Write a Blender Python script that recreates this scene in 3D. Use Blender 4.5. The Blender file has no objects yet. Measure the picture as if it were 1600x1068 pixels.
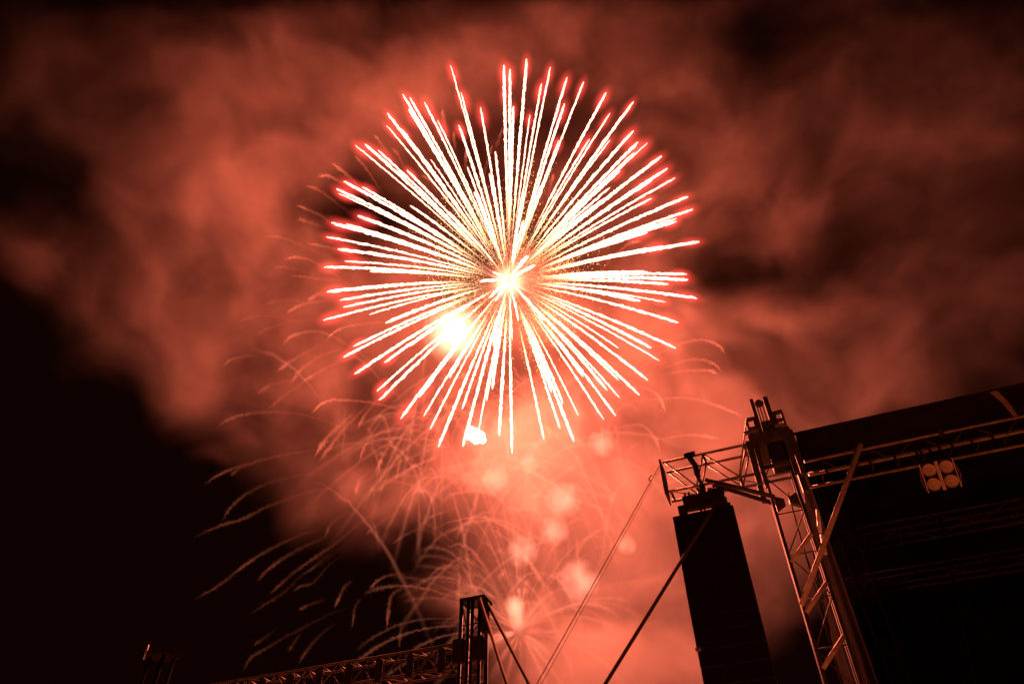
import bpy, bmesh, math, random
import numpy as np
from mathutils import Vector, Matrix

scene = bpy.context.scene
COL = scene.collection
R = random.Random(7)

# ------------------------------------------------------------------ camera
F = 1156.0                                   # focal length in pixels of a 1600 px wide picture
up = Vector((-15.0, 1183.0, -F)).normalized()          # zenith seen from the camera
fw = Vector((0, 0, -1)); fw = (fw - up * fw.dot(up)).normalized()
rt = fw.cross(up).normalized()
M3 = Matrix((rt, fw, up))                    # camera axes -> world axes
CAM = Vector((0, 0, 1.7))
cd = bpy.data.cameras.new('camera')
cam = bpy.data.objects.new('camera', cd)
COL.objects.link(cam)
cam.matrix_world = Matrix.Translation(CAM) @ M3.to_4x4()
cd.sensor_width = 36.0
cd.lens = 36.0 * F / 1600.0
cd.clip_start = 0.1
cd.clip_end = 6000
scene.camera = cam


def at(px, py, d):
    """World point at depth d along the view axis, seen at (px, py) of the 1600 px photograph."""
    return CAM + M3 @ Vector(((px - 800) / F * d, -(py - 534) / F * d, -d))


# ------------------------------------------------------------------ world, exposure, render
world = bpy.data.worlds.new('World')
scene.world = world
world.use_nodes = True
bg = world.node_tree.nodes['Background']
bg.inputs[0].default_value = (0.0042, 0.0008, 0.0004, 1)
bg.inputs[1].default_value = 1.0
scene.view_settings.view_transform = 'Standard'
scene.view_settings.look = 'None'
scene.view_settings.exposure = 0
scene.view_settings.gamma = 1
scene.cycles.use_denoising = True
scene.cycles.volume_bounces = 0
scene.cycles.volume_step_rate = 2.0
scene.cycles.volume_max_steps = 256
scene.cycles.max_bounces = 4
scene.cycles.diffuse_bounces = 1
scene.cycles.glossy_bounces = 1
scene.cycles.transparent_max_bounces = 64

# ------------------------------------------------------------------ the light of the shells, and an added fill
D0 = 190.0
BURST = at(795, 440, D0)


def lamp(name, loc, power, colour, radius):
    l = bpy.data.lights.new(name, 'POINT')
    l.energy = power
    l.color = colour
    l.shadow_soft_size = radius
    o = bpy.data.objects.new(name, l)
    COL.objects.link(o)
    o.location = loc
    return o


RED = (1.0, 0.126, 0.056)
SALMON = (1.0, 0.186, 0.102)
lamp('burst_light', BURST, 2.7e6, RED, 8)
lamp('flash_light', at(710, 520, D0 - 6), 0.10e6, RED, 4)
lamp('lower_smoke_fill', at(900, 870, 155), 2.4e6, SALMON, 6)  # unseen fill added in front of the launch fan to brighten the lower smoke


# ------------------------------------------------------------------ smoke
def smoke():
    lo, hi = Vector((-215, 110, 20)), Vector((270, 330, 350))
    blobs = [  # px, py, depth, radius px, weight
        (350, 170, 262, 130, .9), (480, 60, 268, 120, .7), (250, 90, 280, 90, .35), (420, 330, 250, 90, 1.3), (330, 300, 255, 80, .9),
        (500, 230, 255, 80, .9), (600, 130, 262, 110, .9), (200, 230, 270, 80, .45), (120, 160, 280, 80, .3),
        (40, 375, 280, 45, .45), (110, 420, 272, 60, 1.1), (215, 480, 264, 65, 1.3), (360, 625, 250, 60, .85), (430, 700, 246, 55, 1.2), (505, 775, 241, 50, 1.1), (310, 475, 258, 70, 1.2), (260, 400, 262, 60, .8), (320, 560, 258, 70, .75), (230, 360, 265, 60, .5),
        (400, 440, 250, 90, 1.2), (460, 570, 246, 90, 1.2), (530, 700, 243, 80, 1.2), (610, 800, 238, 65, 1.1), (520, 480, 250, 80, .8),
        (660, 300, 275, 90, .5), (800, 300, 285, 110, .45), (930, 330, 275, 90, .6), (1010, 430, 268, 90, .9), (1060, 330, 272, 70, .7),
        (620, 520, 262, 100, .8), (760, 560, 262, 110, .7), (900, 560, 258, 110, .9), (1030, 560, 252, 80, .9),
        (700, 640, 245, 90, 1.1), (760, 730, 238, 90, 1.5), (860, 780, 235, 110, 1.6), (900, 900, 230, 100, 1.7), (790, 880, 235, 70, 1.2),
        (980, 830, 233, 100, 2.0), (1040, 930, 230, 100, 2.0), (960, 1010, 230, 110, 1.8), (930, 720, 236, 90, 1.4), (1060, 790, 236, 90, 1.5), (850, 1020, 235, 90, .9), (690, 960, 240, 50, .35),
        (1090, 640, 245, 90, 1.1), (1180, 560, 250, 70, .9), (1240, 510, 252, 50, 1.0), (1320, 485, 256, 38, 1.0), (1390, 520, 260, 60, .5),
        (1190, 690, 244, 90, 1.5), (1170, 830, 240, 90, 1.5), (1280, 620, 252, 80, .9), (1430, 590, 262, 90, .8), (1560, 540, 268, 80, .55),
        (1000, 130, 272, 110, .65), (880, 60, 270, 110, .7), (760, 30, 266, 120, 1.2), (1130, 200, 282, 100, .45), (1270, 150, 290, 100, .25),
        (1380, 270, 290, 110, .28), (1520, 200, 295, 120, .36), (1480, 420, 285, 100, .34), (1250, 330, 290, 80, .3), (1600, 360, 290, 120, .42),
        (400, -60, 275, 130, .5), (700, -80, 275, 130, .6), (1000, -60, 280, 130, .6), (1300, -50, 292, 130, .35), (1150, 430, 280, 80, .4),
        (90, 240, 280, 150, .15), (1400, 150, 292, 210, .14), (1570, 90, 295, 150, .14), (1250, 300, 286, 160, .24), (60, 60, 285, 120, .18),
        (795, 450, 194, 150, .24), (780, 560, 200, 110, .2),
    ]
    ng = bpy.data.node_groups.new('smoke_field', 'GeometryNodeTree')
    ng.interface.new_socket('Geometry', in_out='OUTPUT', socket_type='NodeSocketGeometry')
    N, L = ng.nodes, ng.links

    def math_(op, a, b=None, c=None, clamp=False):
        n = N.new('ShaderNodeMath'); n.operation = op; n.use_clamp = clamp
        for i, v in enumerate((a, b, c)):
            if v is None: continue
            if hasattr(v, 'is_linked'): L.new(v, n.inputs[i])
            else: n.inputs[i].default_value = v
        return n.outputs[0]

    def vmath(op, a, b=None, scale=None):
        n = N.new('ShaderNodeVectorMath'); n.operation = op
        for i, v in enumerate((a, b)):
            if v is None: continue
            if hasattr(v, 'is_linked'): L.new(v, n.inputs[i])
            else: n.inputs[i].default_value = v
        if scale is not None: n.inputs['Scale'].default_value = scale
        return n.outputs[1] if op in ('DISTANCE', 'LENGTH') else n.outputs[0]

    def noise(vec, scale, detail, rough, colour=False):
        n = N.new('ShaderNodeTexNoise')
        L.new(vec, n.inputs['Vector'])
        n.inputs['Scale'].default_value = scale
        n.inputs['Detail'].default_value = detail
        n.inputs['Roughness'].default_value = rough
        return n.outputs[1 if colour else 0]

    pos = N.new('GeometryNodeInputPosition').outputs[0]
    w = vmath('SUBTRACT', noise(pos, 0.012, 2, .5, True), (.5, .5, .5))
    wp = vmath('ADD', pos, vmath('SCALE', w, scale=55.0))
    total = None
    for px, py, d, rpx, wt in blobs:
        c = at(px, py, d)
        r = rpx / F * d
        dlt = vmath('SUBTRACT', wp, tuple(c))
        dot = N.new('ShaderNodeVectorMath'); dot.operation = 'DOT_PRODUCT'      # the drifting layer is thinner across the wind
        L.new(dlt, dot.inputs[0]); dot.inputs[1].default_value = (0, .715, .699)
        dl = math_('MULTIPLY', dot.outputs['Value'], dot.outputs['Value'])
        ln = vmath('LENGTH', dlt)
        q = math_('DIVIDE', math_('SQRT', math_('MULTIPLY_ADD', dl, 2.6, math_('MULTIPLY', ln, ln))), r)
        g = math_('MULTIPLY', math_('EXPONENT', math_('MULTIPLY', math_('MULTIPLY', q, q), -1.0)), wt)
        total = g if total is None else math_('ADD', total, g)
    w2 = vmath('SUBTRACT', noise(wp, 0.035, 3, .55, True), (.5, .5, .5))
    wq = vmath('ADD', wp, vmath('SCALE', w2, scale=26.0))
    wq = vmath('MULTIPLY', wq, (1.0, .8, 1.25))
    n1 = noise(wq, 0.022, 8, .60)
    n1 = math_('MULTIPLY_ADD', n1, 8.6, -3.65)
    n1 = math_('MAXIMUM', n1, 0.30)
    n1 = math_('MULTIPLY', n1, math_('MAXIMUM', math_('MULTIPLY_ADD', noise(wq, .075, 6, .64), 2.7, -.48), .12))
    edge = math_('MULTIPLY_ADD', noise(wq, .032, 6, .62), .75, -.24)
    dens = math_('MULTIPLY', math_('SUBTRACT', total, math_('MAXIMUM', edge, .02)), n1)
    dens = math_('MULTIPLY', math_('MAXIMUM', dens, 0.0), 0.020)
    vc = N.new('GeometryNodeVolumeCube')
    L.new(dens, vc.inputs['Density'])
    vc.inputs['Min'].default_value = lo
    vc.inputs['Max'].default_value = hi
    vox = 1.7
    for k, ax in enumerate('XYZ'):
        vc.inputs['Resolution ' + ax].default_value = int((hi[k] - lo[k]) / vox)
    sm = N.new('GeometryNodeSetMaterial')
    L.new(vc.outputs[0], sm.inputs['Geometry'])
    out = N.new('NodeGroupOutput')
    L.new(sm.outputs[0], out.inputs[0])
    m = bpy.data.materials.new('smoke')
    m.use_nodes = True
    nt = m.node_tree
    nt.nodes.remove(nt.nodes['Principled BSDF'])
    v = nt.nodes.new('ShaderNodeVolumePrincipled')
    v.inputs['Color'].default_value = (.8, .8, .8, 1)
    v.inputs['Density'].default_value = 1.0
    v.inputs['Anisotropy'].default_value = 0.0
    nt.links.new(v.outputs[0], nt.nodes['Material Output'].inputs['Volume'])
    sm.inputs['Material'].default_value = m
    vol = bpy.data.volumes.new('smoke')
    vol.materials.append(m)
    o = bpy.data.objects.new('smoke', vol)
    COL.objects.link(o)
    md = o.modifiers.new('field', 'NODES')
    md.node_group = ng
    o['kind'] = 'stuff'
    return o


smoke()


# ------------------------------------------------------------------ helpers
def emis(mat):
    mat.cycles.emission_sampling = 'NONE'      # the point lamps carry their light
    return mat


def new_mat(name):
    m = bpy.data.materials.new(name)
    m.use_nodes = True
    return m, m.node_tree, m.node_tree.nodes['Principled BSDF'], m.node_tree.nodes['Material Output']


def surf(name, col, rough=.5, metal=0.0, var=.25, scale=6.0, bump=0.0, spec=.5):
    m, nt, p, out = new_mat(name)
    tc = nt.nodes.new('ShaderNodeTexCoord')
    n = nt.nodes.new('ShaderNodeTexNoise')
    n.inputs['Scale'].default_value = scale
    n.inputs['Detail'].default_value = 5
    nt.links.new(tc.outputs['Object'], n.inputs['Vector'])
    r = nt.nodes.new('ShaderNodeValToRGB')
    r.color_ramp.elements[0].color = tuple(c * (1 - var) for c in col) + (1,)
    r.color_ramp.elements[1].color = tuple(min(1, c * (1 + var)) for c in col) + (1,)
    r.color_ramp.elements[0].position = .3
    r.color_ramp.elements[1].position = .7
    nt.links.new(n.outputs[0], r.inputs[0])
    nt.links.new(r.outputs[0], p.inputs['Base Color'])
    p.inputs['Roughness'].default_value = rough
    p.inputs['Metallic'].default_value = metal
    p.inputs['Specular IOR Level'].default_value = spec
    if bump:
        b = nt.nodes.new('ShaderNodeBump')
        b.inputs['Strength'].default_value = bump
        b.inputs['Distance'].default_value = .02
        nt.links.new(n.outputs[0], b.inputs['Height'])
        nt.links.new(b.outputs[0], p.inputs['Normal'])
    return m


ALU = surf('aluminium', (.30, .29, .28), .42, .5, .35, 9)
STEEL = surf('dark_steel', (.06, .057, .052), .55, 0, .4, 9, 0, .25)
TOWER = surf('weathered_aluminium', (.065, .062, .058), .65, 0, .4, 9, .2, .15)
POLE = surf('scaffold_tube', (.48, .46, .42), .5, .1, .25, 9)
BLACK = surf('black_paint', (.018, .018, .018), .6, 0, .4, 12, 0, .15)
GRILLE = surf('black_grille', (.012, .012, .012), .8, 0, .5, 60, .3, 0)
CANVAS = surf('black_canvas', (.02, .019, .018), .85, 0, .35, 1.2, .4, 0)
CLOTH = surf('dark_cloth', (.02, .018, .016), .9, 0, .35, 2, .5, 0)
STRAP = surf('webbing', (.04, .037, .034), .7, 0, .3, 30)
ROPE = surf('steel_rope', (.25, .24, .23), .4, .6, .2, 30)
WHITE = surf('white_tube', (.8, .78, .74), .35, 0, .1, 9)
LAMPGLASS = surf('lamp_glass', (.92, .86, .76), .4, 0, .15, 20)
TARMAC = surf('ground', (.25, .22, .10), .9, 0, .35, .35, .3)


class Geo:
    """Collects tubes, boxes and rings; build() links them as one mesh object."""
    def __init__(self):
        self.v, self.f, self.t = [], [], []

    def tube(self, pts, rad, n=8, attr=None, cap=True, jit=0.0):
        pts = [Vector(p) for p in pts]
        k0 = len(self.v)
        ref = None
        for i, p in enumerate(pts):
            a = pts[max(0, i - 1)]; b = pts[min(len(pts) - 1, i + 1)]
            t = (b - a).normalized()
            if ref is None:
                ref = t.orthogonal().normalized()
            ref = (ref - t * ref.dot(t)).normalized()
            w = t.cross(ref)
            r = rad[i] if isinstance(rad, (list, tuple)) else rad
            for j in range(n):
                an = 2 * math.pi * j / n
                rr = r * (1 + jit * R.uniform(-1, 1)) if jit else r
                self.v.append(p + (ref * math.cos(an) + w * math.sin(an)) * rr)
                self.t.append(attr[i] if attr else 0.0)
        for i in range(len(pts) - 1):
            for j in range(n):
                a = k0 + i * n + j; b = k0 + i * n + (j + 1) % n
                self.f.append((a, b, b + n, a + n))
        if cap:
            self.f.append(tuple(k0 + j for j in reversed(range(n))))
            e = k0 + (len(pts) - 1) * n
            self.f.append(tuple(e + j for j in range(n)))
        return self

    def hexa(self, c):
        """eight corners: bottom ring of four, then the top ring"""
        k = len(self.v)
        self.v += [Vector(p) for p in c]; self.t += [0.0] * 8
        self.f += [tuple(k + i for i in q) for q in
                   ((3, 2, 1, 0), (4, 5, 6, 7), (0, 1, 5, 4), (1, 2, 6, 5), (2, 3, 7, 6), (3, 0, 4, 7))]
        return self

    def grain(self, p, r, t=0.0):
        k = len(self.v)
        q = [Vector((R.gauss(0, 1), R.gauss(0, 1), R.gauss(0, 1))).normalized() for _ in range(4)]
        self.v += [p + a * r for a in q]; self.t += [t] * 4
        self.f += [(k, k + 1, k + 2), (k, k + 2, k + 3), (k, k + 3, k + 1), (k + 1, k + 3, k + 2)]

    def build(self, name, mat, parent=None, base=None, smooth=False, bevel=0.0):
        base = Vector(base) if base is not None else Vector((0, 0, 0))
        me = bpy.data.meshes.new(name)
        me.from_pydata([tuple(p - base) for p in self.v], [], self.f)
        if any(self.t):
            a = me.attributes.new('t', 'FLOAT', 'POINT')
            a.data.foreach_set('value', self.t)
        if smooth:
            me.polygons.foreach_set('use_smooth', [len(p.vertices) == 4 for p in me.polygons])
        me.materials.append(mat)
        me.update()
        o = bpy.data.objects.new(name, me)
        COL.objects.link(o)
        if parent is not None:
            o.parent = parent
        else:
            o.location = base
        if bevel:
            b = o.modifiers.new('bevel', 'BEVEL'); b.width = bevel; b.segments = 2; b.limit_method = 'ANGLE'
        return o


def thing(name, label, cat, loc, group=None):
    o = bpy.data.objects.new(name, None)
    o.empty_display_size = .2
    COL.objects.link(o)
    o.location = loc
    o['label'] = label
    o['category'] = cat
    if group: o['group'] = group
    return o


def tag(o, label, cat, group=None):
    o['label'] = label
    o['category'] = cat
    if group: o['group'] = group
    return o


def catmull(P, n):
    P = [Vector(p) for p in P]
    P = [P[0] * 2 - P[1]] + P + [P[-1] * 2 - P[-2]]
    out = []
    for i in range(1, len(P) - 2):
        for k in range(n):
            u = k / n
            a, b, c, d = P[i - 1], P[i], P[i + 1], P[i + 2]
            out.append(.5 * ((2 * b) + (c - a) * u + (2 * a - 5 * b + 4 * c - d) * u * u + (3 * b - a - 3 * c + d) * u ** 3))
    out.append(P[-2])
    return out


# ------------------------------------------------------------------ the stage's own axes
SD = Vector((0.93804796, -0.34650545, 0))      # along the stage front, to the right
DD = Vector((0.34650545, 0.93804796, 0))       # into the stage
SO = Vector((4.5303, 11.2719, 0))


def st(s, d, z):
    return SO + SD * s + DD * d + Vector((0, 0, z))


def sbox(g, s0, s1, d0, d1, z0, z1):
    return g.hexa([st(s0, d0, z0), st(s1, d0, z0), st(s1, d1, z0), st(s0, d1, z0),
                   st(s0, d0, z1), st(s1, d0, z1), st(s1, d1, z1), st(s0, d1, z1)])


# ------------------------------------------------------------------ ground
g = Geo()
k = 3000
g.hexa([(-k, -k, -1), (k, -k, -1), (k, k, -1), (-k, k, -1), (-k, -k, 0), (k, -k, 0), (k, k, 0), (-k, k, 0)])
g.build('ground', TARMAC)['kind'] = 'structure'


# ------------------------------------------------------------------ trusses
def box_truss(root, base, a, b, su, sv, r, bays, mat, rb=None, faces=(0, 1, 2, 3), end=True):
    """four chords from a to b, square section spanned by su and sv; posts and one diagonal per bay and face"""
    rb = rb or r * .55
    a, b, su, sv = Vector(a), Vector(b), Vector(su), Vector(sv)
    cs = [Vector((0, 0, 0)), su, su + sv, sv]
    for c in cs:
        Geo().tube([a + c, b + c], r, 10).build('chord', mat, root, base, True)
    for i in range(bays + 1):
        for fi in faces:
            if not end and i in (0, bays): continue
            p = a.lerp(b, i / bays)
            Geo().tube([p + cs[fi], p + cs[(fi + 1) % 4]], rb, 6).build('brace', mat, root, base, True)
    for i in range(bays):
        for fi in faces:
            p, q = a.lerp(b, i / bays), a.lerp(b, (i + 1) / bays)
            c0, c1 = cs[fi], cs[(fi + 1) % 4]
            if (i + fi) % 2: c0, c1 = c1, c0
            Geo().tube([p + c0, q + c1], rb, 6).build('brace', mat, root, base, True)


# main tower at the stage's left corner
B = st(.235, .23, 0)
tw = thing('truss_tower', 'upright aluminium truss tower with dark head block beside the black line array', 'truss tower', B)
box_truss(tw, B, st(0, 0, 0), st(0, 0, 10.0), SD * .47, DD * .46, .030, 13, TOWER, .011, faces=(0,))
g = Geo(); sbox(g, -.25, .72, -.25, .72, 0, .12); g.build('base_plate', STEEL, tw, B, bevel=.01)
# sleeve block
for s0, d0, z0, z1, w in ((-.17, -.14, 9.06, 9.98, .10), (-.05, -.16, 8.96, 9.9, .07), (.50, -.14, 9.12, 10.0, .08), (.60, -.10, 9.1, 10.06, .10), (-.17, .50, 9.06, 9.98, .10), (.58, .50, 9.1, 10.0, .10)):
    g = Geo(); sbox(g, s0, s0 + w, d0, d0 + .10, z0, z1); g.build('sleeve_plate', STEEL, tw, B, bevel=.008)
g = Geo(); sbox(g, -.10, .66, -.13, .60, 9.86, 10.13); g.build('head_block', STEEL, tw, B, bevel=.03)
g = Geo(); sbox(g, .18, .46, -.12, .30, 9.42, 9.855); g.build('hoist_motor', BLACK, tw, B, bevel=.03)
g = Geo(); sbox(g, .02, .49, -.09, -.03, 9.36, 9.43); g.build('crossbar', STEEL, tw, B, bevel=.006)
g = Geo(); sbox(g, -.15, .12, -.16, -.09, 10.135, 10.19); sbox(g, .42, .62, -.16, -.09, 10.135, 10.19); g.build('top_rail', ALU, tw, B, bevel=.006)
for s0, w, z1 in ((.12, .07, 10.98), (.37, .09, 10.96)):
    g = Geo(); sbox(g, s0, s0 + w, -.05, .06, 10.13, z1)
    o = g.build('mast_post', STEEL, tw, B, bevel=.008)
g = Geo(); sbox(g, .20, .36, -.02, .04, 10.84, 10.90); g.tube([st(.275, -.05, 10.87), st(.275, .07, 10.87)], .055, 14); g.build('pulley', STEEL, tw, B)
for ds in (.225, .275, .33):
    Geo().tube([st(ds, 0, 10.87), st(ds, 0, 10.1)], .011, 6).build('lifting_chain', STEEL, tw, B)
for s0, s1, z0, z1 in ((-.06, .12, 10.14, 10.56), (.46, .64, 10.19, 10.58)):
    g = Geo()
    sbox(g, s0, s0 + .045, -.04, .03, z0, z1); sbox(g, s1 - .045, s1, -.04, .03, z0, z1)
    sbox(g, s0 + .045, s1 - .045, -.04, .03, z1 - .05, z1); sbox(g, s0 + .045, s1 - .045, -.04, .03, z0 + .16, z0 + .2)
    g.build('guide_frame', STEEL, tw, B)
g = Geo(); sbox(g, .20, .40, -.03, .05, 10.20, 10.42); g.build('pulley_block', STEEL, tw, B, bevel=.02)
# gusset wings under the sleeve
for s0, s1 in ((.035, .20), (.435, .27)):
    g = Geo()
    g.hexa([st(s0, -.06, 8.52), st(s1, -.06, 8.62), st(s1, .06, 8.62), st(s0, .06, 8.52),
            st(s0, -.06, 8.80), st(s1, -.06, 8.71), st(s1, .06, 8.71), st(s0, .06, 8.80)])
    g.build('gusset', STEEL, tw, B, bevel=.01)
for z in (5.0, 5.85, 6.7, 7.55):
    Geo().tube([st(.02, -.05, z), st(.45, -.05, z + .42)],   .036, 10).build('diagonal', POLE, tw, B, True)

# outrigger
B = st(-1.8, 0, 9.3)
ot = thing('outrigger_truss', 'horizontal aluminium truss arm reaching left from the tower head over the line array', 'truss', B)
a0, a1 = -1.76, -.06
offs = {'ft': (0, 10.0), 'bt': (.36, 10.0), 'fb': (0, 9.34), 'bb': (.36, 9.34)}
for kx, (d, z) in offs.items():
    Geo().tube([st(a0, d, z), st(a1 if d == 0 else .5, d, z)], .026, 10).build('chord', ALU, ot, B, True)
zz = [(-1.72, 10, -1.22, 9.34), (-1.22, 9.34, -.98, 10), (-.98, 10, -.42, 9.34), (-.42, 9.34, -.16, 10)]
for d in (0, .36):
    for s0, z0, s1, z1 in zz:
        Geo().tube([st(s0, d, z0), st(s1, d, z1)], .016, 8).build('brace', ALU, ot, B, True)
for s0, z in ((-1.22, 9.34), (-.98, 10), (-.42, 9.34), (-1.7, 9.34), (-.2, 10)):
    Geo().tube([st(s0, 0, z), st(s0, .36, z)], .026, 8).build('cross_tube', STEEL, ot, B, True)
for s0 in (-1.72, -.6):
    Geo().tube([st(s0, 0, 9.34), st(s0 + .55, .36, 9.34)], .010, 8).build('brace', ALU, ot, B, True)
g = Geo(); sbox(g, -1.82, -1.785, -.05, .41, 9.29, 10.06); g.build('end_plate', STEEL, ot, B, bevel=.006)
for d, s0, s1 in ((-.12, -1.03, .05), (.10, -.93, .02)):
    Geo().tube([st(s0, d, 9.36), st(s1, d, 8.74)], .040, 12).build('support_strut', STEEL, ot, B, True)
Geo().tube([st(-.43, -.03, 9.36), st(-.02, -.14, 10.5)], .013, 8).build('stay_rod', ALU, ot, B, True)

# ------------------------------------------------------------------ line array
B = st(-1.2, .0, 5.3)
la = thing('line_array', 'tall black hanging column of loudspeaker cabinets under the truss arm', 'loudspeaker', B)
zt = 8.68
tilt = 0.0
dz = .262
dcur = 0.0
for i in range(13):
    z1 = zt - i * dz; z0 = z1 - dz + .003
    an = 0 if i < 7 else (i - 6) * .03
    dcur += math.tan(an) * dz
    s0, s1 = -1.735, -.66
    d0 = -.22 + dcur
    g = Geo()
    g.hexa([st(s0, d0 + an * .15, z0), st(s1, d0 + an * .15, z0), st(s1 - .10, d0 + .50, z0 + .03), st(s0 + .10, d0 + .50, z0 + .03),
            st(s0, d0, z1), st(s1, d0, z1), st(s1 - .10, d0 + .50, z1 - .03), st(s0 + .10, d0 + .50, z1 - .03)])
    c = g.build('cabinet', BLACK, la, B, bevel=.005)
    g = Geo()
    zb, zu = z0 + .004, z1 - .004
    g.hexa([st(s0 + .03, d0 - .012 + an * .15, zb), st(s1 - .03, d0 - .012 + an * .15, zb), st(s1 - .03, d0 - .003 + an * .15, zb), st(s0 + .03, d0 - .003 + an * .15, zb),
            st(s0 + .03, d0 - .012, zu), st(s1 - .03, d0 - .012, zu), st(s1 - .03, d0 - .003, zu), st(s0 + .03, d0 - .003, zu)])
    g.build('grille', GRILLE, c, B)
    if i in (8, 11):
        g = Geo(); sbox(g, s0 - .02, s0 + .07, d0 - .03, d0 + .02, z0 - .02, z0 + .03); g.build('rigging_pin', ALU, c, B, bevel=.006)
g = Geo(); sbox(g, -1.9, -.55, -.2 + dcur, .32 + dcur, zt - 13 * dz - .34, zt - 13 * dz - .01); g.build('downfill_cabinet', BLACK, la, B, bevel=.012)
g = Geo()
sbox(g, -1.61, -.74, -.25, -.16, 8.745, 8.86); sbox(g, -1.61, -1.46, -.245, -.16, 8.685, 8.744)
sbox(g, -1.03, -.70, -.245, -.16, 8.685, 8.744); sbox(g, -1.24, -1.20, -.24, -.17, 8.685, 8.744); sbox(g, -1.17, -1.14, -.24, -.17, 8.685, 8.744)
g.build('bumper_frame', BLACK, la, B, bevel=.008)
g = Geo()
sbox(g, -1.50, -.77, -.24, .06, 8.865, 9.04); sbox(g, -.98, -.76, -.20, -.02, 9.043, 9.10); g.build('spreader_beam', BLACK, la, B, bevel=.01)
g = Geo()
for s0 in (-1.45, -1.38, -1.02, -.98, -.93): g.tube([st(s0, -.18, 9.04), st(s0 + .01, -.18, 9.13)], .020, 8)
g.build('shackle', STEEL, la, B)

B = st(-1.2, -.03, 9.15)
ch = thing('chain_hoist', 'black chain hoist linking the truss arm to the top of the line array', 'hoist', B)
g = Geo(); g.tube([st(-1.27, -.03, 10.04), st(-1.22, -.05, 9.9), st(-1.15, -.05, 9.72)], [.06, .055, .05], 10); g.tube([st(-1.33, -.02, 10.03), st(-1.12, -.02, 10.03)], .055, 10)
g.build('sling', BLACK, ch, B, True)
g = Geo(); sbox(g, -1.21, -1.11, -.10, .04, 9.50, 9.76); g.build('motor_body', BLACK, ch, B, bevel=.03)
g = Geo()
for i in range(11):
    z = 9.50 - i * .042
    g.tube([st(-1.15 + .012 * math.sin(i), -.03, z), st(-1.13 - .02 * math.cos(i), -.03, z - .045)], .026 if i % 2 else .034, 7)
g.build('chain', STEEL, ch, B)
g = Geo(); sbox(g, -1.17, -1.07, -.10, .02, 9.05, 9.30); g.build('hook', BLACK, ch, B, bevel=.02)

# guy cables and tie strap
def droop(p, q, sag, n=24):
    p, q = Vector(p), Vector(q)
    return [p.lerp(q, i / n) + Vector((0, 0, -4 * sag * (i / n) * (1 - i / n))) for i in range(n + 1)]


o = Geo().tube(droop(st(-1.83, .0, 9.95), st(-9.1, .0, .0), .10), .009, 6).build('guy_rope', ROPE, smooth=True)
tag(o, 'thin steel rope falling left from the truss arm, shackle at its top', 'rope', 'thin ropes of the truss arm')
g = Geo(); g.tube([st(-2.00, -.03, 9.76), st(-2.05, -.03, 9.72), st(-2.07, -.03, 9.66), st(-2.02, -.03, 9.62)], .014, 8)
sh = g.build('shackle', WHITE, o, smooth=True)
o = Geo().tube(droop(st(-1.83, .02, 9.9), st(-9.06, .06, .0),   .15), .005, 6).build('guy_rope', ROPE, smooth=True)
tag(o, 'slacker thin rope running just beside the shackled rope', 'rope', 'thin ropes of the truss arm')
o = Geo().tube(droop(st(-.95, -.42, 8.62), st(-8.2, -.5, 0), .03), .030, 10).build('tie_strap', STRAP, smooth=True)
tag(o, 'thick dark tie crossing the front of the line array and running down left', 'strap')

# ------------------------------------------------------------------ stage roof
B = st(.72, 0, 9.3)
rf = thing('stage_roof', 'black canvas stage roof with deep fascia above the front truss', 'stage roof', B)
g = Geo(); sbox(g, .74, 14, .10, .16, 9.36, 10.06); g.build('fascia', CANVAS, rf, B)
g = Geo()
g.hexa([st(.74, .17, 10.0), st(14, .17, 10.0), st(14, 10.5, 10.9), st(.74, 10.5, 10.9), st(.74, .17, 10.05), st(14, .17, 10.05), st(14, 10.5, 10.95), st(.74, 10.5, 10.95)])
g.build('canopy', CANVAS, rf, B)
Geo().tube([st(.70, .10, 10.07), st(14, .10, 10.07)], .028, 8).build('edge_piping', CLOTH, rf, B, True)
g = Geo()
for (s0, z0), (s1, z1) in zip([(4.10, 10.05), (4.17, 9.8), (4.19, 9.6), (4.2, 9.42)], [(4.17, 9.8), (4.19, 9.6), (4.2, 9.42), (4.2, 9.42)]):
    if z0 == z1: continue
    w0 = .055 - .035 * (10.05 - z0); w1 = .055 - .035 * (10.05 - z1)
    g.hexa([st(s1 - w1, .085, z1), st(s1 + w1, .085, z1), st(s1 + w1, .099, z1), st(s1 - w1, .099, z1),
            st(s0 - w0, .085, z0), st(s0 + w0, .085, z0), st(s0 + w0, .099, z0), st(s0 - w0, .099, z0)])
g.build('lacing_strip', surf('grey_webbing', (.3, .28, .26), .7), rf, B)

B = st(.75, 0, 9.1)
rt_ = thing('roof_truss', 'horizontal aluminium truss along the lower edge of the roof fascia', 'truss', B)
for d, z in ((0, 9.38), (0, 9.10), (.42, 9.38), (.42, 9.10)):
    Geo().tube([st(.72, d, z), st(14, d, z)], .027, 10).build('chord', ALU, rt_, B, True)
s0 = .95
i = 0
while s0 < 6.2:
    Geo().tube([st(s0, 0, 9.10), st(s0 + .30, 0, 9.38)] if i % 2 else [st(s0, 0, 9.38), st(s0 + .30, 0, 9.10)], .012, 6).build('brace', STEEL, rt_, B, True)
    Geo().tube([st(s0, 0, 9.10), st(s0, .42, 9.10)], .012, 6).build('brace', STEEL, rt_, B, True)
    s0 += .42; i += 1
for s0 in (1.0, 1.42, 1.50, 1.72, 2.12, 2.47, 2.54, 2.68, 2.83, 3.03, 3.33, 3.65, 4.15):
    g = Geo(); sbox(g, s0, s0 + .035, -.05, .05, 9.055, 9.145); g.build('clamp', BLACK, rt_, B, bevel=.008)
for s0 in (1.55, 2.95):
    g = Geo(); sbox(g, s0, s0 + .07, -.05, .05, 9.33, 9.43); g.build('clamp', STEEL, rt_, B, bevel=.008)

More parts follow.
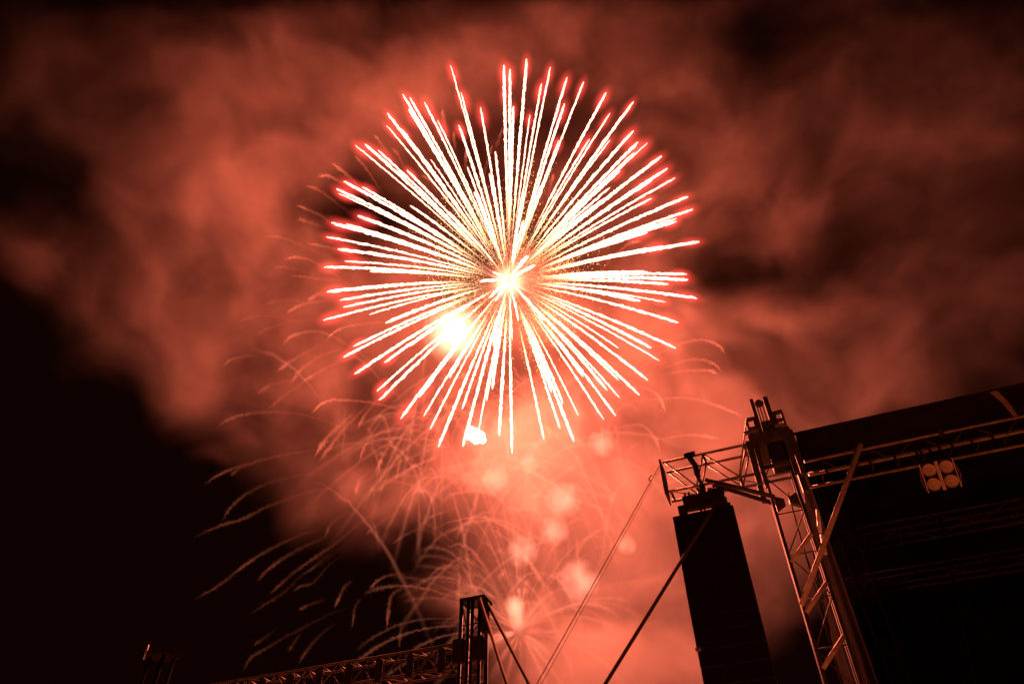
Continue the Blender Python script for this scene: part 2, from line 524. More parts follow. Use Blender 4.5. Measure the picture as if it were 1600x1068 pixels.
o = Geo().tube([st(1.67, -.30, 9.30), st(-.02, -.12, 6.80)], .042, 12).build('diagonal_brace', POLE, smooth=True)
tag(o, 'long slanting metal tube from the roof truss down across the tower', 'brace')
o = Geo().tube([st(.66, -.10, 8.35), st(.59, -.10, 7.95)], .030, 10).tube([st(.60, -.10, 7.90), st(.56, -.10, 7.56)], .030, 10).build('white_tube', WHITE, smooth=True)
tag(o, 'short pale upright tube beside the tower catching bright light', 'tube')
o = Geo().tube(droop(st(.33, .6, 9.2), st(.22, .7, 5.0), -.0), .012, 6).tube([st(.33, .62, 9.1), st(.30, .64, 8), st(.34, .62, 7.2), st(.26, .62, 6.2), st(.25, .6, .1)], .009, 6).build('power_cable', BLACK, smooth=True)
tag(o, 'thin black cable hanging straight down behind the tower', 'cable')

# side cloth, back wall, inner truss, deck
def curtain(name, p, q, z0, z1, amp, waves, mat, n=160):
    p, q = Vector(p), Vector(q)
    nrm = (q - p).normalized().cross(Vector((0, 0, 1)))
    gg = Geo()
    for i in range(n + 1):
        u = i / n
        w = nrm * (amp * math.sin(u * waves * 6.283) + amp * .5 * math.sin(u * waves * 2.3 * 6.283 + 1))
        for zq in (z0, z1):
            for off in (0, .02):
                gg.v.append(p.lerp(q, u) + w + nrm * off + Vector((0, 0, zq))); gg.t.append(0)
    for i in range(n):
        a = i * 4; b = a + 4
        gg.f += [(a, b, b + 2, a + 2), (a + 1, a + 3, b + 3, b + 1), (a + 2, b + 2, b + 3, a + 3), (a, a + 1, b + 1, b)]
    gg.f += [(0, 2, 3, 1), (n * 4, n * 4 + 1, n * 4 + 3, n * 4 + 2)]
    return gg.build(name, mat, smooth=True)


o = curtain('side_curtain', st(.72, .62, 0), st(.80, 10.2, 0), .9, 10.0, .05, 14, CLOTH)
tag(o, 'dark cloth hung along the stage side just right of the tower', 'curtain')
o = curtain('back_curtain', st(.7, 10.3, 0), st(16, 10.3, 0), .9, 10.9, .06, 30, CANVAS)
tag(o, 'black cloth closing the back of the stage', 'curtain')
g = Geo(); sbox(g, -.3, 16, .9, 10.8, 0, .9)
tag(g.build('stage_deck', BLACK, bevel=.02), 'black raised stage platform below the roof', 'stage')
for zc, dd, lab in ((10.05, 4.2, 'nearer of the two dim trusses hung inside the dark stage'), (10.25, 7.0, 'farther of the two dim trusses hung inside the dark stage')):
    B = st(1.2, dd, zc)
    t_ = thing('inner_truss', lab, 'truss', B, 'trusses inside the stage')
    box_truss(t_, B, st(1.0, dd, zc - .3), st(13, dd, zc - .3), DD * .35, Vector((0, 0, .35)), .025, 16, STEEL, .013, faces=(1, 3))
B = st(1.25, 1.6, .9)
t_ = thing('ladder_truss', 'dim narrow ladder truss standing inside the stage behind the slanting tube', 'truss', B)
for s0 in (1.02, 1.30):
    Geo().tube([st(s0, 1.6, .9), st(s0, 1.6, 9.9)], .022, 8).build('chord', CANVAS, t_, B, True)
for i in range(40):
    Geo().tube([st(1.02, 1.6, 1.0 + i * .22), st(1.30, 1.6, 1.0 + i * .22)], .013, 6).build('rung', CLOTH, t_, B, True)
o = Geo().tube([st(3.3, 4.0, 9.9), st(2.55, 4.0, 6.2), st(2.0, 4.0, 3.6)], .022, 8).build('hanging_cable', CANVAS, smooth=True)
tag(o, 'faint dark cable dropping below the four lamp light', 'cable')

# four lamp blinder under the truss
B = st(2.68, 0, 8.6)
bl = thing('blinder_light', 'four lamp stage light with reddish side plates below the roof truss', 'stage light', B)
axis = (CAM - B).normalized()
right = (SD - axis * SD.dot(axis)).normalized()
upv = axis.cross(right).normalized()
if upv.z < 0: upv = -upv
def bp(x, y, zf): return B + right * x + upv * y + axis * zf
def bbox_(g, x0, x1, y0, y1, z0, z1):
    return g.hexa([bp(x0, y0, z0), bp(x1, y0, z0), bp(x1, y1, z0), bp(x0, y1, z0), bp(x0, y0, z1), bp(x1, y0, z1), bp(x1, y1, z1), bp(x0, y1, z1)])
H = .235
g = Geo(); bbox_(g, -.235, .235, -H, H, -.14, -.05); g.build('housing', BLACK, bl, B, bevel=.01)
for x0, x1, nm in ((-.25, -.238, 'side_plate'), (.238, .25, 'side_plate'), (-.022, -.004, 'centre_plate'), (.004, .022, 'centre_plate')):
    g = Geo(); bbox_(g, x0, x1, -H, H, -.04, .13); g.build(nm, surf('bare_steel', (.75, .7, .62), .5, 0), bl, B)
for x in (-.13, .13):
    for y in (-.118, .118):
        prof = [(.000, -.050), (.035, -.045), (.045, -.02), (.05, -.045), (.085, -.03), (.098, .0), (.104, .012), (.104, -.05)]
        gg = Geo(); nn = 24
        for r_, h_ in prof:
            for j in range(nn):
                a = 6.28318 * j / nn
                gg.v.append(bp(x + r_ * math.cos(a), y + r_ * math.sin(a), h_)); gg.t.append(0)
        for i in range(len(prof) - 1):
            for j in range(nn):
                gg.f.append((i * nn + j, i * nn + (j + 1) % nn, (i + 1) * nn + (j + 1) % nn, (i + 1) * nn + j))
        gg.build('lamp', LAMPGLASS, bl, B, True)
for s0, x in ((2.40, -.25), (2.92, .25)):
    Geo().tube([st(s0, 0, 9.07), bp(x, .1, -.02)], .007, 6).build('hanger', STEEL, bl, B)
for sx in (-1, 1):
    Geo().tube([bp(sx * .256, .16, .0), bp(sx * .29, -.02, -.02), bp(sx * .256, -.2, .0)], .009, 6).build('yoke', ALU, bl, B)

# ------------------------------------------------------------------ the other tower, far left
LS = -8.35
LD = 6.0
B = st(LS, LD, 0)
lt = thing('truss_tower', 'far dark truss tower with flat cap, left of the launch column', 'truss tower', B)
box_truss(lt, B, st(LS - .30, LD, 0), st(LS - .30, LD, 11.0), SD * .56, DD * .5, .055, 16, BLACK, .018)
g = Geo(); sbox(g, LS - .34, LS + .42, LD - .06, LD + .54, 11.0, 11.08); g.build('cap_plate', BLACK, lt, B, bevel=.01)
g = Geo(); sbox(g, LS + .34, LS + .52, LD - .1, LD + .1, 10.0, 10.95); g.build('hoist_motor', BLACK, lt, B, bevel=.02)
for s0, s1 in ((-.46, -.16), (.04, .40)):
    g = Geo(); sbox(g, LS + s0, LS + s1, LD - .12, LD + .2, 9.28, 9.92); g.build('sleeve_block', BLACK, lt, B, bevel=.02)
for p, q, m_, nm in ((st(LS + .42, LD, 10.95), st(LS + 6.1, LD - 1.0, 0), BLACK, 'strut'), (st(LS + .34, LD - .2, 10.9), st(LS + 4.3, LD - 1.6, 0), STEEL, 'strut')):
    Geo().tube([p, q], .045, 10).build(nm, m_, lt, B, True)
for ds in (-.08, .05): Geo().tube([st(LS + ds, LD - .02, 11.0), st(LS + ds, LD - .02, 0)], .045, 8).build('guide_rail', BLACK, lt, B, True)
B = st(-15, LD, 9.3)
lh = thing('side_truss', 'long reddish truss running left from the far tower into the dark', 'truss', B)
box_truss(lh, B, st(-20, LD, 9.22), st(LS - .5, LD, 9.22), DD * .5, Vector((0, 0, .62)), .034, 22, TOWER, .017)
for i in range(11):
    s0 = LS - .9 - i * .95
    g = Geo(); sbox(g, s0, s0 + .16, LD - .06, LD + .1, 9.12, 9.78); g.build('cover_panel', BLACK, lh, B, bevel=.02)

FS, FD = -21.2, 8.0
B = st(FS, FD, 0)
ft = thing('truss_tower', 'small barely visible tower at the far left end with a single glint', 'truss tower', B)
box_truss(ft, B, st(FS - .3, FD, 0), st(FS - .3, FD, 12.1), SD * .6, DD * .5, .06, 12, CANVAS, .016, faces=(0,))
g = Geo(); sbox(g, FS - .42, FS + .5, FD - .1, FD + .6, 12.1, 12.3); g.build('cap_plate', CANVAS, ft, B, bevel=.01)
Geo().tube([st(FS - .45, FD - .1, 12.0), st(FS - .45, FD - .1, 12.5)], .03, 8).build('post', POLE, ft, B, True)

# ------------------------------------------------------------------ luminous materials
def spark_mat(name, stops, strengths):
    """glowing matter: colour and strength along the burning trail (attribute t, 0 at the shell, 1 at the star)"""
    m, nt, p, out = new_mat(name)
    nt.nodes.remove(p)
    a = nt.nodes.new('ShaderNodeAttribute'); a.attribute_name = 't'
    r = nt.nodes.new('ShaderNodeValToRGB')
    e = nt.nodes.new('ShaderNodeEmission')
    els = r.color_ramp.elements
    while len(els) < len(stops): els.new(.5)
    for k, (pos, c) in enumerate(stops):
        els[k].position = pos; els[k].color = tuple(c) + (1,)
    r2 = nt.nodes.new('ShaderNodeValToRGB')
    els = r2.color_ramp.elements
    mx = max(v for _, v in strengths)
    while len(els) < len(strengths): els.new(.5)
    for k, (pos, v) in enumerate(strengths):
        els[k].position = pos; els[k].color = (v / mx,) * 3 + (1,)
    mu = nt.nodes.new('ShaderNodeMath'); mu.operation = 'MULTIPLY'; mu.inputs[1].default_value = mx
    nt.links.new(a.outputs['Fac'], r.inputs[0]); nt.links.new(a.outputs['Fac'], r2.inputs[0])
    nt.links.new(r2.outputs[0], mu.inputs[0])
    nt.links.new(r.outputs[0], e.inputs[0]); nt.links.new(mu.outputs[0], e.inputs[1])
    nt.links.new(e.outputs[0], out.inputs['Surface'])
    return emis(m)


def flat_emis(name, col, k):
    m, nt, p, out = new_mat(name)
    nt.nodes.remove(p)
    e = nt.nodes.new('ShaderNodeEmission'); e.inputs[0].default_value = tuple(col) + (1,); e.inputs[1].default_value = k
    nt.links.new(e.outputs[0], out.inputs['Surface'])
    return emis(m)


def thin_emis(name, col, k):
    """thin glowing dust: lets through what is behind, strength from attribute t"""
    m, nt, p, out = new_mat(name)
    nt.nodes.remove(p)
    a = nt.nodes.new('ShaderNodeAttribute'); a.attribute_name = 't'
    mu = nt.nodes.new('ShaderNodeMath'); mu.operation = 'MULTIPLY'; mu.inputs[1].default_value = k
    nt.links.new(a.outputs['Fac'], mu.inputs[0])
    e = nt.nodes.new('ShaderNodeEmission'); e.inputs[0].default_value = tuple(col) + (1,)
    nt.links.new(mu.outputs[0], e.inputs[1])
    tr = nt.nodes.new('ShaderNodeBsdfTransparent')
    ad = nt.nodes.new('ShaderNodeAddShader')
    nt.links.new(e.outputs[0], ad.inputs[0]); nt.links.new(tr.outputs[0], ad.inputs[1])
    nt.links.new(ad.outputs[0], out.inputs['Surface'])
    return emis(m)


def glow_mat(name, col, k, power=2.0, rough=0.0, nscale=2.5):
    """ball of glow: emission volume, densest at the middle of its unit ball"""
    m, nt, p, out = new_mat(name)
    nt.nodes.remove(p)
    tc = nt.nodes.new('ShaderNodeTexCoord')
    ln = nt.nodes.new('ShaderNodeVectorMath'); ln.operation = 'LENGTH'
    nt.links.new(tc.outputs['Object'], ln.inputs[0])
    a = nt.nodes.new('ShaderNodeMath'); a.operation = 'SUBTRACT'; a.inputs[0].default_value = 1.0; a.use_clamp = True
    nt.links.new(ln.outputs['Value'], a.inputs[1])
    if rough:
        n = nt.nodes.new('ShaderNodeTexNoise'); n.inputs['Scale'].default_value = nscale; n.inputs['Detail'].default_value = 3
        oi = nt.nodes.new('ShaderNodeObjectInfo')
        av = nt.nodes.new('ShaderNodeVectorMath')
        nt.links.new(tc.outputs['Object'], av.inputs[0]); nt.links.new(oi.outputs['Location'], av.inputs[1])
        nt.links.new(av.outputs[0], n.inputs['Vector'])
        ma = nt.nodes.new('ShaderNodeMath'); ma.operation = 'MULTIPLY_ADD'; ma.inputs[1].default_value = rough * 2; ma.inputs[2].default_value = -rough
        nt.links.new(n.outputs[0], ma.inputs[0])
        ad = nt.nodes.new('ShaderNodeMath'); ad.operation = 'ADD'; ad.use_clamp = True
        nt.links.new(a.outputs[0], ad.inputs[0]); nt.links.new(ma.outputs[0], ad.inputs[1])
        lim = nt.nodes.new('ShaderNodeMath'); lim.operation = 'MULTIPLY'
        stp = nt.nodes.new('ShaderNodeMath'); stp.operation = 'MULTIPLY'; stp.inputs[1].default_value = 4; stp.use_clamp = True
        nt.links.new(a.outputs[0], stp.inputs[0])
        nt.links.new(ad.outputs[0], lim.inputs[0]); nt.links.new(stp.outputs[0], lim.inputs[1])
        src = lim.outputs[0]
    else:
        src = a.outputs[0]
    b = nt.nodes.new('ShaderNodeMath'); b.operation = 'POWER'; b.inputs[1].default_value = power
    nt.links.new(src, b.inputs[0])
    mu = nt.nodes.new('ShaderNodeMath'); mu.operation = 'MULTIPLY'; mu.inputs[1].default_value = k
    nt.links.new(b.outputs[0], mu.inputs[0])
    e = nt.nodes.new('ShaderNodeEmission'); e.inputs[0].default_value = tuple(col) + (1,)
    nt.links.new(mu.outputs[0], e.inputs[1])
    nt.links.new(e.outputs[0], out.inputs['Volume'])
    return emis(m)


def ball_mesh(name, mat, sub=2):
    bm = bmesh.new()
    bmesh.ops.create_icosphere(bm, subdivisions=sub, radius=1.0)
    me = bpy.data.meshes.new(name)
    bm.to_mesh(me); bm.free()
    me.materials.append(mat)
    return me


def ball(name, mesh, parent, loc, rad, axis=None):
    """unit ball mesh scaled to rad (number, or (across, along) with an axis)"""
    o = bpy.data.objects.new(name, mesh)
    COL.objects.link(o)
    if axis is not None:
        o.rotation_mode = 'QUATERNION'
        o.rotation_quaternion = Vector((0, 0, 1)).rotation_difference(axis)
        o.scale = (rad[0], rad[0], rad[1])
    else:
        o.scale = (rad,) * 3 if not isinstance(rad, tuple) else rad
    o.location = loc
    if parent is not None: o.parent = parent
    return o


STAR = spark_mat('burning_star', [(0, (1, .34, .18)), (.16, (1, .40, .20)), (.34, (1, .50, .28)), (.86, (1, .42, .30)), (1, (1, .28, .22))],
                 [(0, .25), (.20, .5), (.30, 2.2), (.42, 5), (.9, 5), (1, 4)])
HALO = glow_mat('red_halo', (1, .06, .045), .70, 2.0)  # bloom round the star tips, put in as an emission volume
GOLD = flat_emis('gold_sparks', (1, .50, .17), 1.9)
RAY = thin_emis('dim_rays', (1, .30, .16), .30)
CURL = thin_emis('curl_dust', (1, .24, .13), .13)
EMBER = thin_emis('ember_dust', (1, .19, .09), .105)

# ------------------------------------------------------------------ the big shell
TIPS = """704 102 720 144 751 168 717 196 629 147 640 152 663 159 638 170 684 188 605 177 604 196 627 202 555 227 570 225 591 235
537 283 566 292 526 295 529 302 636 266 673 249 774 237 730 261 765 271 787 102 797 109 823 92 860 105 846 131 788 138 802 166
886 121 912 128 882 162 828 179 873 220 947 145 953 177 990 159 953 219 921 217 990 204 997 222 1012 223 991 238 1034 244 1043 263
1055 278 1019 281 969 266 953 293 1018 310 1075 307 944 310 559 337 641 321 518 348 541 350 510 370 528 389 539 408 506 417 578 424
511 456 531 469 536 480 505 500 577 491 603 504 552 541 536 558 601 566 554 584 589 611 593 625 626 654 655 620 662 650 672 670
685 698 722 639 723 697 760 626 748 671 780 680 782 656 800 708 850 686 875 669 897 690 862 612 880 630 904 649 943 655 962 649
968 621 999 617 769 607 1061 504 1056 544 1017 543 1030 563 967 544 1013 594 966 593 948 609 1083 327 1057 341 1057 346 1011 363
975 376 1093 378 1037 384 1073 428 1075 437 1044 444 1012 425 1089 466 1040 472 751 590 702 590 911 588 1000 470 640 540 690 575
818 300 845 290 810 500 800 530 770 540 850 500 742 300 700 330 825 400 835 415 770 425 750 440 765 465 775 470 818 345"""
TIPS = list(map(int, TIPS.split()))
TIPS = [(TIPS[i], TIPS[i + 1]) for i in range(0, len(TIPS), 2)]
TIPS.sort(key=lambda p: -math.hypot(p[0] - 795, p[1] - 440))
burst = thing('firework_burst', 'great round burst of white fire trails with red glowing tips and a bright yellow heart', 'firework', BURST)
halo_me = ball_mesh('star_bloom', HALO)
RR = 308
rest = Geo()
gl = Geo()
GRAV = 5.0
for k, (px, py) in enumerate(TIPS):
    r = math.hypot(px - 795, py - 440)
    dz = math.sqrt(max(0, RR * RR - r * r)) / F * D0 * .9
    dz = -dz if (r < 130 or R.random() < .55) else dz
    tip = at(px, py, D0 + dz)
    big = r > 90
    ease = .10 if big else .3
    dr = Vector((0, 0, GRAV * (.4 + .6 * min(1, r / 280))))
    n = max(14, int(r / 3.2))
    pts, rad, att = [], [], []
    pw = R.uniform(.72, 1.25)
    wj = R.choice((.62, .8, .95, 1.05, 1.15)) * R.uniform(.9, 1.1)
    for i in range(n + 1):
        u = i / n
        q = BURST.lerp(tip, u) + dr * (u - u * u)
        q += Vector((R.gauss(0, 1), R.gauss(0, 1), R.gauss(0, 1))) * .045
        if u < .28: rr = .02 + .14 * (u / .28) ** 3
        elif u < .62: rr = .16 + .13 * (u - .28) / .34
        else: rr = .29 + .02 * (u - .62) / .38
        if u > .95: rr *= math.sqrt(max(.1, 1 - ((u - .95) / .05) ** 2 * .8))
        jit = .30 if .2 < u < .86 else .12
        pts.append(q); rad.append(rr * wj * (1 + jit * R.uniform(-1, 1))); att.append(max(.002, u ** pw if big else .3 + .7 * u))
    if k < 100:
        t = Geo().tube(pts, rad, 7, att, jit=.15).build('star_trail', STAR, burst, BURST, True)
        d = (pts[-1] - pts[-4]).normalized()
        ball('star_bloom', halo_me, t, pts[-1] - d * 2.0 - BURST, (2.4 * R.uniform(.8, 1.15), 5.2), d)
    else:
        rest.tube(pts, rad, 7, att, jit=.15)
    if r > 100:
        for _ in range(int(95 * R.uniform(.3, 1.4))):
            u = R.triangular(.15, .62, .34)
            q = BURST.lerp(tip, u) + dr * (u - u * u)
            fall = R.random() ** 1.2 * 3.2
            q += Vector((R.gauss(0, .45), R.gauss(0, .45), R.gauss(0, .3) - fall))
            gl.grain(q, R.uniform(.11, .23))
rest.build('short_trails', STAR, burst, BURST, True)['kind'] = 'stuff'
gl.build('gold_glitter', GOLD, burst, BURST)['kind'] = 'stuff'
g = Geo()
for _ in range(150):
    d = Vector((R.gauss(0, 1), R.gauss(0, .6), R.gauss(0, 1))).normalized()
    L_ = R.uniform(5, 22)
    g.tube([BURST + d * 1.0, BURST + d * L_ * .5, BURST + d * L_], [.10, .08, .03], 5, [1, .8, .25], cap=False)
g.build('fine_rays', RAY, burst, BURST, True)['kind'] = 'stuff'
ball('heart_glow', ball_mesh('heart_glow', glow_mat('yellow_halo', (1, .46, .25), 1.3, 2.6), 3), burst, (0, 0, 0), 6.6)  # haze of light at the centre, put in as emission

# ------------------------------------------------------------------ flashes
def flash(name, label, px, py, d, spread, lumps, glow_r, col, k):
    c = at(px, py, d)
    f = thing(name, label, 'firework', c)
    g = Geo()
    bm = bmesh.new()
    for (ox, oy, rr) in lumps:
        bmesh.ops.create_icosphere(bm, subdivisions=3, radius=rr, matrix=Matrix.Translation(at(px + ox, py + oy, d) - c))
    for v in bm.verts:
        v.co += v.normal * R.uniform(-.12, .16)
    me = bpy.data.meshes.new('white_core'); bm.to_mesh(me); bm.free()
    me.materials.append(flat_emis('white_fire', (1, .93, .82), 8))
    o = bpy.data.objects.new('white_core', me); COL.objects.link(o); o.parent = f
    ball('core_glow', ball_mesh('core_glow', glow_mat('core_halo', col, k, 2.0), 3), f, (0, 0, 0), glow_r)  # soft halo round the flash, its spread light put in as emission
    if spread:
        g = Geo()
        for _ in range(70):
            dd = Vector((R.gauss(0, 1), R.gauss(0, 1), R.gauss(0, 1))).normalized()
            L_ = R.uniform(.5, 1) * spread
            g.tube([c + dd, c + dd * L_ * .5, c + dd * L_], [.12, .1, .03], 5, [1, .7, .1], cap=False)
        g.build('fine_rays', RAY, f, c, True)['kind'] = 'stuff'


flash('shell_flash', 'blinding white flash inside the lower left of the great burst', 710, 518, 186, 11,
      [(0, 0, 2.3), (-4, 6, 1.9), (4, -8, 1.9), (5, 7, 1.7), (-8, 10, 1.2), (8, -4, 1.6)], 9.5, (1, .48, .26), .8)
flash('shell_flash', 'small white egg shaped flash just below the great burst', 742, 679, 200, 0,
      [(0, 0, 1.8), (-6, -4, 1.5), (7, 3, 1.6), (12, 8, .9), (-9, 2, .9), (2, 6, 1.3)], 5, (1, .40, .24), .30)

PUFF = glow_mat('lit_puff', (1, .30, .19), .15, 1.0, .8, 1.9)
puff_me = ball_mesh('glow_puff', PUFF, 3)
for px, py, r_, d, lab in (
        (775, 750, 19, 226, 'round pale glow left of the launch column top, below the egg shaped flash'),
        (827, 722, 14, 230, 'small pale glow right under the lowest tip of the great burst'),
        (940, 692, 19, 228, 'pale glow farthest right, under the lower right trails'),
        (816, 860, 21, 224, 'round pale glow in the middle of the smoke column, above the launch fan'),
        (880, 780, 24, 232, 'broad pale glow in the thick smoke right of the column'),
        (866, 828, 20, 232, 'pale glow directly under the broad one'),
        (978, 850, 14, 232, 'small faint glow left of the line array near the ropes'),
        (905, 905, 26, 232, 'widest faint glow low in the bright smoke')):
    c = at(px, py, d)
    o = ball('glow_puff', puff_me, None, c, r_ * 1.45 / F * d)
    tag(o, lab, 'firework', 'pale glows in the smoke')

# ------------------------------------------------------------------ older shell: drooping ember trails
ARCS = """495 277 510 274 526 281 562 299 595 335|516 253 536 268 556 286 588 325|478 290 497 296 516 309 549 335|462 320 480 327 503 338 529 358|464 342 483 347 510 356
411 368 438 371 464 380 497 394 536 410|478 380 503 384 529 391 562 407|442 407 457 402 474 403 490 409 529 433 562 453|424 418 447 417 477 424 510 433
451 430 477 432 510 437 529 438 555 450|411 476 431 471 454 469 483 471|446 491 464 479 483 473 510 470 536 471|480 469 497 460 513 456
372 507 385 497 411 493 444 497 483 509 523 525 555 541|395 525 421 512 457 502 497 501 536 503|442 540 451 528 470 520 497 518 523 527 562 551 595 578 614 600
349 571 362 561 385 556 411 555|452 600 470 578 497 558 529 546 562 541|508 532 529 515 559 507 601 504 631 507|431 581 464 558 503 538|470 597 503 578 536 561
337 670 357 655 390 646 432 643 474 648 510 658 540 668 570 682|486 647 498 634 516 625 546 625 582 629 618 638 653 652 689 670|400 616 420 602 444 595 468 592
417 640 435 625 462 605 486 592 510 581|498 721 516 697 540 667 564 643 582 625|490 715 510 685 534 661 558 641|558 670 570 649 588 625 600 610
561 721 570 697 588 667 609 640|585 739 600 709 618 679 630 661|618 754 624 724 633 691 642 661 648 640
319 757 339 743 366 731 399 721 435 712 480 704 528 701 579 701|358 743 378 730 402 721|300 841 336 824 381 809 411 794 441 782 480 769 522 761 564 760 606 763 636 769
345 817 360 793 384 772 420 754 462 743 510 740 558 740|555 773 561 751 576 739|591 767 600 754 612 740|453 900 486 874 522 850 558 820 594 793 630 766 671 739
507 841 516 820 534 806 552 797|570 836 585 823 606 808 618 802|360 899 390 877 420 859 462 839 507 824|408 899 438 874 468 856 510 838 540 814|474 898 504 874 528 856
612 850 636 833 660 827 684 835|418 930 443 908 466 888 493 873 521 858|388 961 415 943 443 925 476 895 506 878 543 848 569 833|456 924 471 915 486 912 498 900 516 880 533 868
466 953 486 943 511 935|576 920 594 904 614 897 639 895|551 981 553 956 559 940 566 934|604 983 606 961 609 938 616 925 631 918 656 905|624 1013 625 991 629 973 641 956 651 935
378 1051 393 1026 415 1013 443 996 481 976 518 958 546 948|451 1018 461 1001 473 983|466 1037 481 1013 501 991 526 971|395 1008 413 996 431 982|523 950 536 920 551 905
302 937 340 915 380 885 420 858 468 835 506 824|400 910 420 888 456 865 488 848 513 838
1133 555 1127 543 1114 535 1098 531 1079 532 1061 538 1036 549 1015 562 993 580|1129 582 1118 570 1102 563 1081 561 1061 566 1040 574 1024 582|1122 586 1114 580 1098 578 1075 579 1054 581 1028 587
1166 654 1147 644 1127 636 1106 628 1085 623 1061 621 1032 623 1003 625 978 631 958 637|1040 644 1036 632 1026 615 1009 606 989 604 966 609 941 619|1032 708 1027 692 1017 675 1005 665 995 663 978 665 951 677
1127 685 1102 681 1077 679 1052 682 1032 686|691 170 693 183 697 206 699 219|709 206 711 237|584 209 597 226 610 244|611 230 622 242 628 255 637 271|552 241 570 260 586 284 601 307
786 197 779 219 772 237|657 273 669 280 678 293 687 307|770 224 761 255 756 282|728 235 727 271|865 271 861 287 855 314|902 262 897 271
1003 377 990 378 978 384 955 405 930 435|857 690 858 675 845 662 812 657 780 670 750 700|690 620 700 640 730 680 760 730"""
fade = thing('fading_burst', 'faded older burst of thin drooping red ember trails spread behind the white trails', 'firework', at(730, 560, 196))
FB = fade.location.copy()
arcs = [a for line in ARCS.split('\n') for a in line.split('|')]
weak = 0
for a in arcs:
    v = list(map(int, a.split()))
    P = [(v[i], v[i + 1]) for i in range(0, len(v), 2)]
    rt0 = math.hypot(P[0][0] - 740, P[0][1] - 600)
    d_out = 196 + R.uniform(-1, 1) * math.sqrt(max(900, 430 ** 2 - rt0 ** 2)) / F * 150
    pts3 = []
    for i, (x, y) in enumerate(P):
        u = i / (len(P) - 1)
        pts3.append(at(x, y, d_out + (196 - d_out) * .45 * u))
    length = sum((pts3[i + 1] - pts3[i]).length for i in range(len(pts3) - 1))
    path = catmull(pts3, max(6, int(length / (len(P) - 1) / .45)))
    n = len(path)
    g = Geo()
    kk = R.uniform(.4, 1.25)
    dim = 1.5 if P[0][1] < 760 and P[0][0] > 430 else .75
    if P[0][1] > 800: dim *= .7
    dim *= (.45 if P[0][1] < 740 else .33) if P[0][0] < 480 else .7
    rad, att = [], []
    q = []
    ph = R.uniform(0, 6)
    for i, p in enumerate(path):
        u = i / (n - 1)
        s_ = min(1, u / .10) * (1 - u) ** .75
        hot = 1 + .8 * math.exp(-((u - .18) / .12) ** 2)
        q.append(p + Vector((R.gauss(0, 1), R.gauss(0, 1), R.gauss(0, 1))) * .07 + Vector((0, 0, .05 * math.sin(i * .5 + ph))))
        rad.append((.08 + .22 * min(1, u / .2) * (1 - .35 * u)) * R.uniform(.6, 1.35))
        att.append(max(.004, kk * dim * s_ * hot * R.uniform(.75, 1.15)))
    g.tube(q, rad, 6, att, cap=False)
    g.tube(q, [r_ * 2 for r_ in rad], 6, [a_ * .45 for a_ in att], cap=False)
    for i, p in enumerate(path):
        for _ in range(3):
            g.grain(p + Vector((R.gauss(0, .42), R.gauss(0, .42), R.gauss(0, .42))), R.uniform(.08, .2), att[i] * 1.2)
    g.build('ember_trail', EMBER, fade, FB, True)

# crackling shell: tangle of short curling sparks in the smoke below
c0 = at(775, 650, 205)
crk = thing('crackling_burst', 'tangled haze of fine curling sparks between the great burst and the launch fan', 'firework', c0)
morec = Geo()
for grp in range(270):
    g = Geo()
    for _ in range(1):
        px = R.gauss(775, 95); py = R.gauss(700, 80)
        d = 205 + R.uniform(-18, 18)
        v0 = Vector((R.gauss(0, 6), R.gauss(0, 4), R.gauss(5, 5)))
        p = at(px, py, d)
        n = R.randint(14, 34)
        q, rad, att = [], [], []
        kk = R.uniform(.2, .7)
        for i in range(n):
            tt = i * .10
            q.append(p + v0 * tt + Vector((0, 0, -3.4 * tt * tt)) + Vector((R.gauss(0, .12), R.gauss(0, .12), R.gauss(0, .12))))
            u = i / (n - 1)
            rad.append(.12 + .22 * u)
            att.append(kk * math.sin(math.pi * min(.98, u + .02)) + .004)
        g.tube(q, rad, 6, [a_ * .8 for a_ in att], cap=False)
        g.tube(q, [r_ * 2.6 for r_ in rad], 6, [a_ * .45 for a_ in att], cap=False)
        for i in range(n):
            g.grain(q[i] + Vector((R.gauss(0, .5), R.gauss(0, .5), R.gauss(0, .5))), R.uniform(.08, .2), att[i] * 1.5)
    if grp < 100:
        g.build('curling_sparks', CURL, crk, c0, True)
    else:
        off = len(morec.v); morec.v += g.v; morec.t += g.t; morec.f += [tuple(x + off for x in f) for f in g.f]
morec.build('finer_sparks', CURL, crk, c0, True)['kind'] = 'stuff'

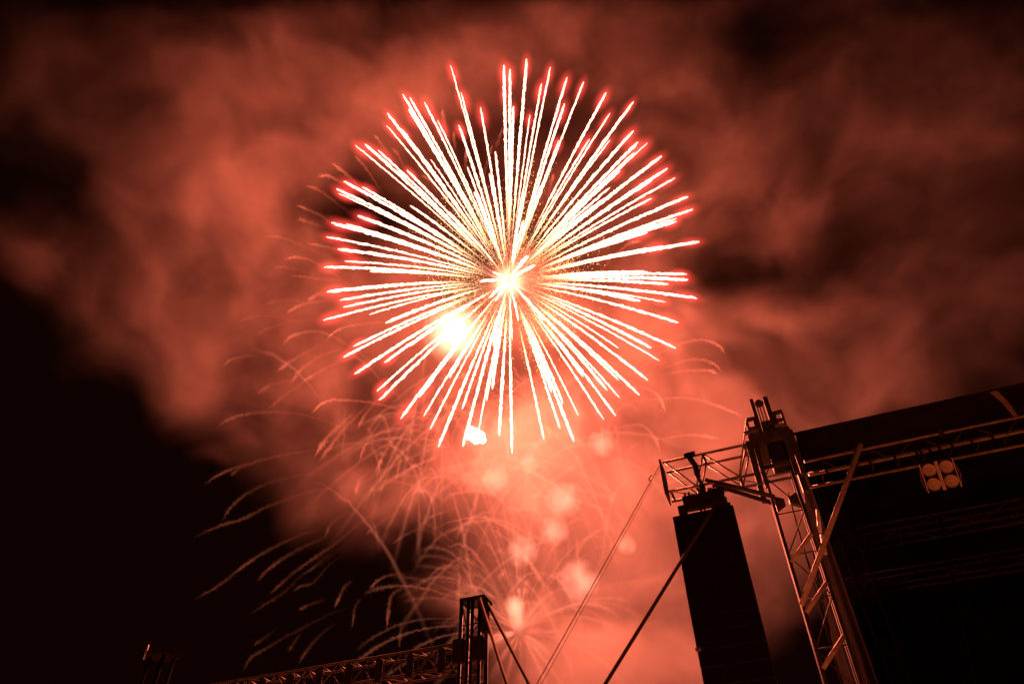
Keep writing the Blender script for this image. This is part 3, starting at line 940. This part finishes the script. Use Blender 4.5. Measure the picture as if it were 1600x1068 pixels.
# launch fan near the ground: broad streaks thrown up and out
c1 = at(812, 988, 205)
fan = thing('launch_fan', 'fan of broad pale streaks radiating from the launch point right of the far tower', 'firework', c1)
for k in range(64):
    an = R.uniform(-.25, math.pi + .25) if k < 50 else R.uniform(math.pi, 2 * math.pi)
    L_ = R.uniform(9, 26) * (1.0 if math.sin(an) > 0 else .6)
    d = M3 @ Vector((math.cos(an), math.sin(an), R.uniform(-.5, .5)))
    q, rad, att = [], [], []
    kk = R.uniform(.15, .42)
    n = 26
    for i in range(n):
        u = i / (n - 1)
        q.append(c1 + d * (1.2 + L_ * u) + Vector((0, 0, -5 * u * u)) + Vector((R.gauss(0, .12), R.gauss(0, .12), R.gauss(0, .12))))
        rad.append(.16 + .62 * u * R.uniform(.7, 1.2)); att.append(kk * (1 - u) ** .8 * min(1, u * 8) + .004)
    g = Geo().tube(q, rad, 7, att, cap=False).tube(q, [r_ * .5 for r_ in rad], 7, att, cap=False).tube(q, [r_ * 1.7 for r_ in rad], 7, [a_ * .5 for a_ in att], cap=False)
    for i in range(n):
        for _ in range(2):
            g.grain(q[i] + Vector((R.gauss(0, .7), R.gauss(0, .7), R.gauss(0, .7))), R.uniform(.1, .25), att[i] * 1.3)
    g.build('streak', CURL, fan, c1, True)
for k in range(84):
    an = R.gauss(math.pi / 2 + .12, .75)
    v = R.uniform(15, 34)
    d = M3 @ Vector((math.cos(an), math.sin(an), R.uniform(-.5, .5)))
    q, rad, att = [], [], []
    kk = R.uniform(.06, .30)
    T = R.uniform(1.5, 2.3)
    n = 60
    t0 = R.uniform(.05, .5)
    for i in range(n):
        u = i / (n - 1)
        tt = t0 + (T - t0) * u
        q.append(c1 + d * (v * tt * (1 - .12 * tt)) + Vector((0, 0, -4.2 * tt * tt)) + Vector((R.gauss(0, .09), R.gauss(0, .09), R.gauss(0, .09))))
        rad.append((.09 + .22 * u) * R.uniform(.6, 1.4)); att.append(kk * min(1, u * 3) * min(1, (1 - u) * 6 + .05) * R.uniform(.6, 1.2) + .004)
    g = Geo().tube(q, rad, 6, att, cap=False).tube(q, [r_ * 2.2 for r_ in rad], 6, [a_ * .6 for a_ in att], cap=False)
    for i in range(n):
        for _ in range(2):
            g.grain(q[i] + Vector((R.gauss(0, .4), R.gauss(0, .4), R.gauss(0, .4))), R.uniform(.07, .18), att[i] * 1.3)
    if k < 36:
        g.build('spark_trail', CURL, fan, c1, True)
    else:
        if k == 36: more = Geo()
        off = len(more.v); more.v += g.v; more.t += g.t; more.f += [tuple(x + off for x in f) for f in g.f]
more.build('fine_spark_trails', CURL, fan, c1, True)['kind'] = 'stuff'
COLM = glow_mat('column_fire', (1, .33, .19), .30, 1.0, .35, 1.5)
cm = ball_mesh('bright_column', COLM, 3)
dirn = (at(803, 940, 205) - at(812, 990, 205)).normalized()
ball('bright_column', cm, fan, at(807, 962, 205) - c1, (3.0, 6.8), dirn)
ball('bright_column', cm, fan, at(803, 945, 205) - c1, (3.6, 3.2), dirn)

# fire throws no shadow of its own light
for o in bpy.data.objects:
    if o.type == 'MESH' and any(m and m.name.split('.')[0] in ('burning_star', 'gold_sparks', 'dim_rays', 'ember_dust', 'curl_dust', 'white_fire') for m in o.data.materials):
        o.visible_shadow = False
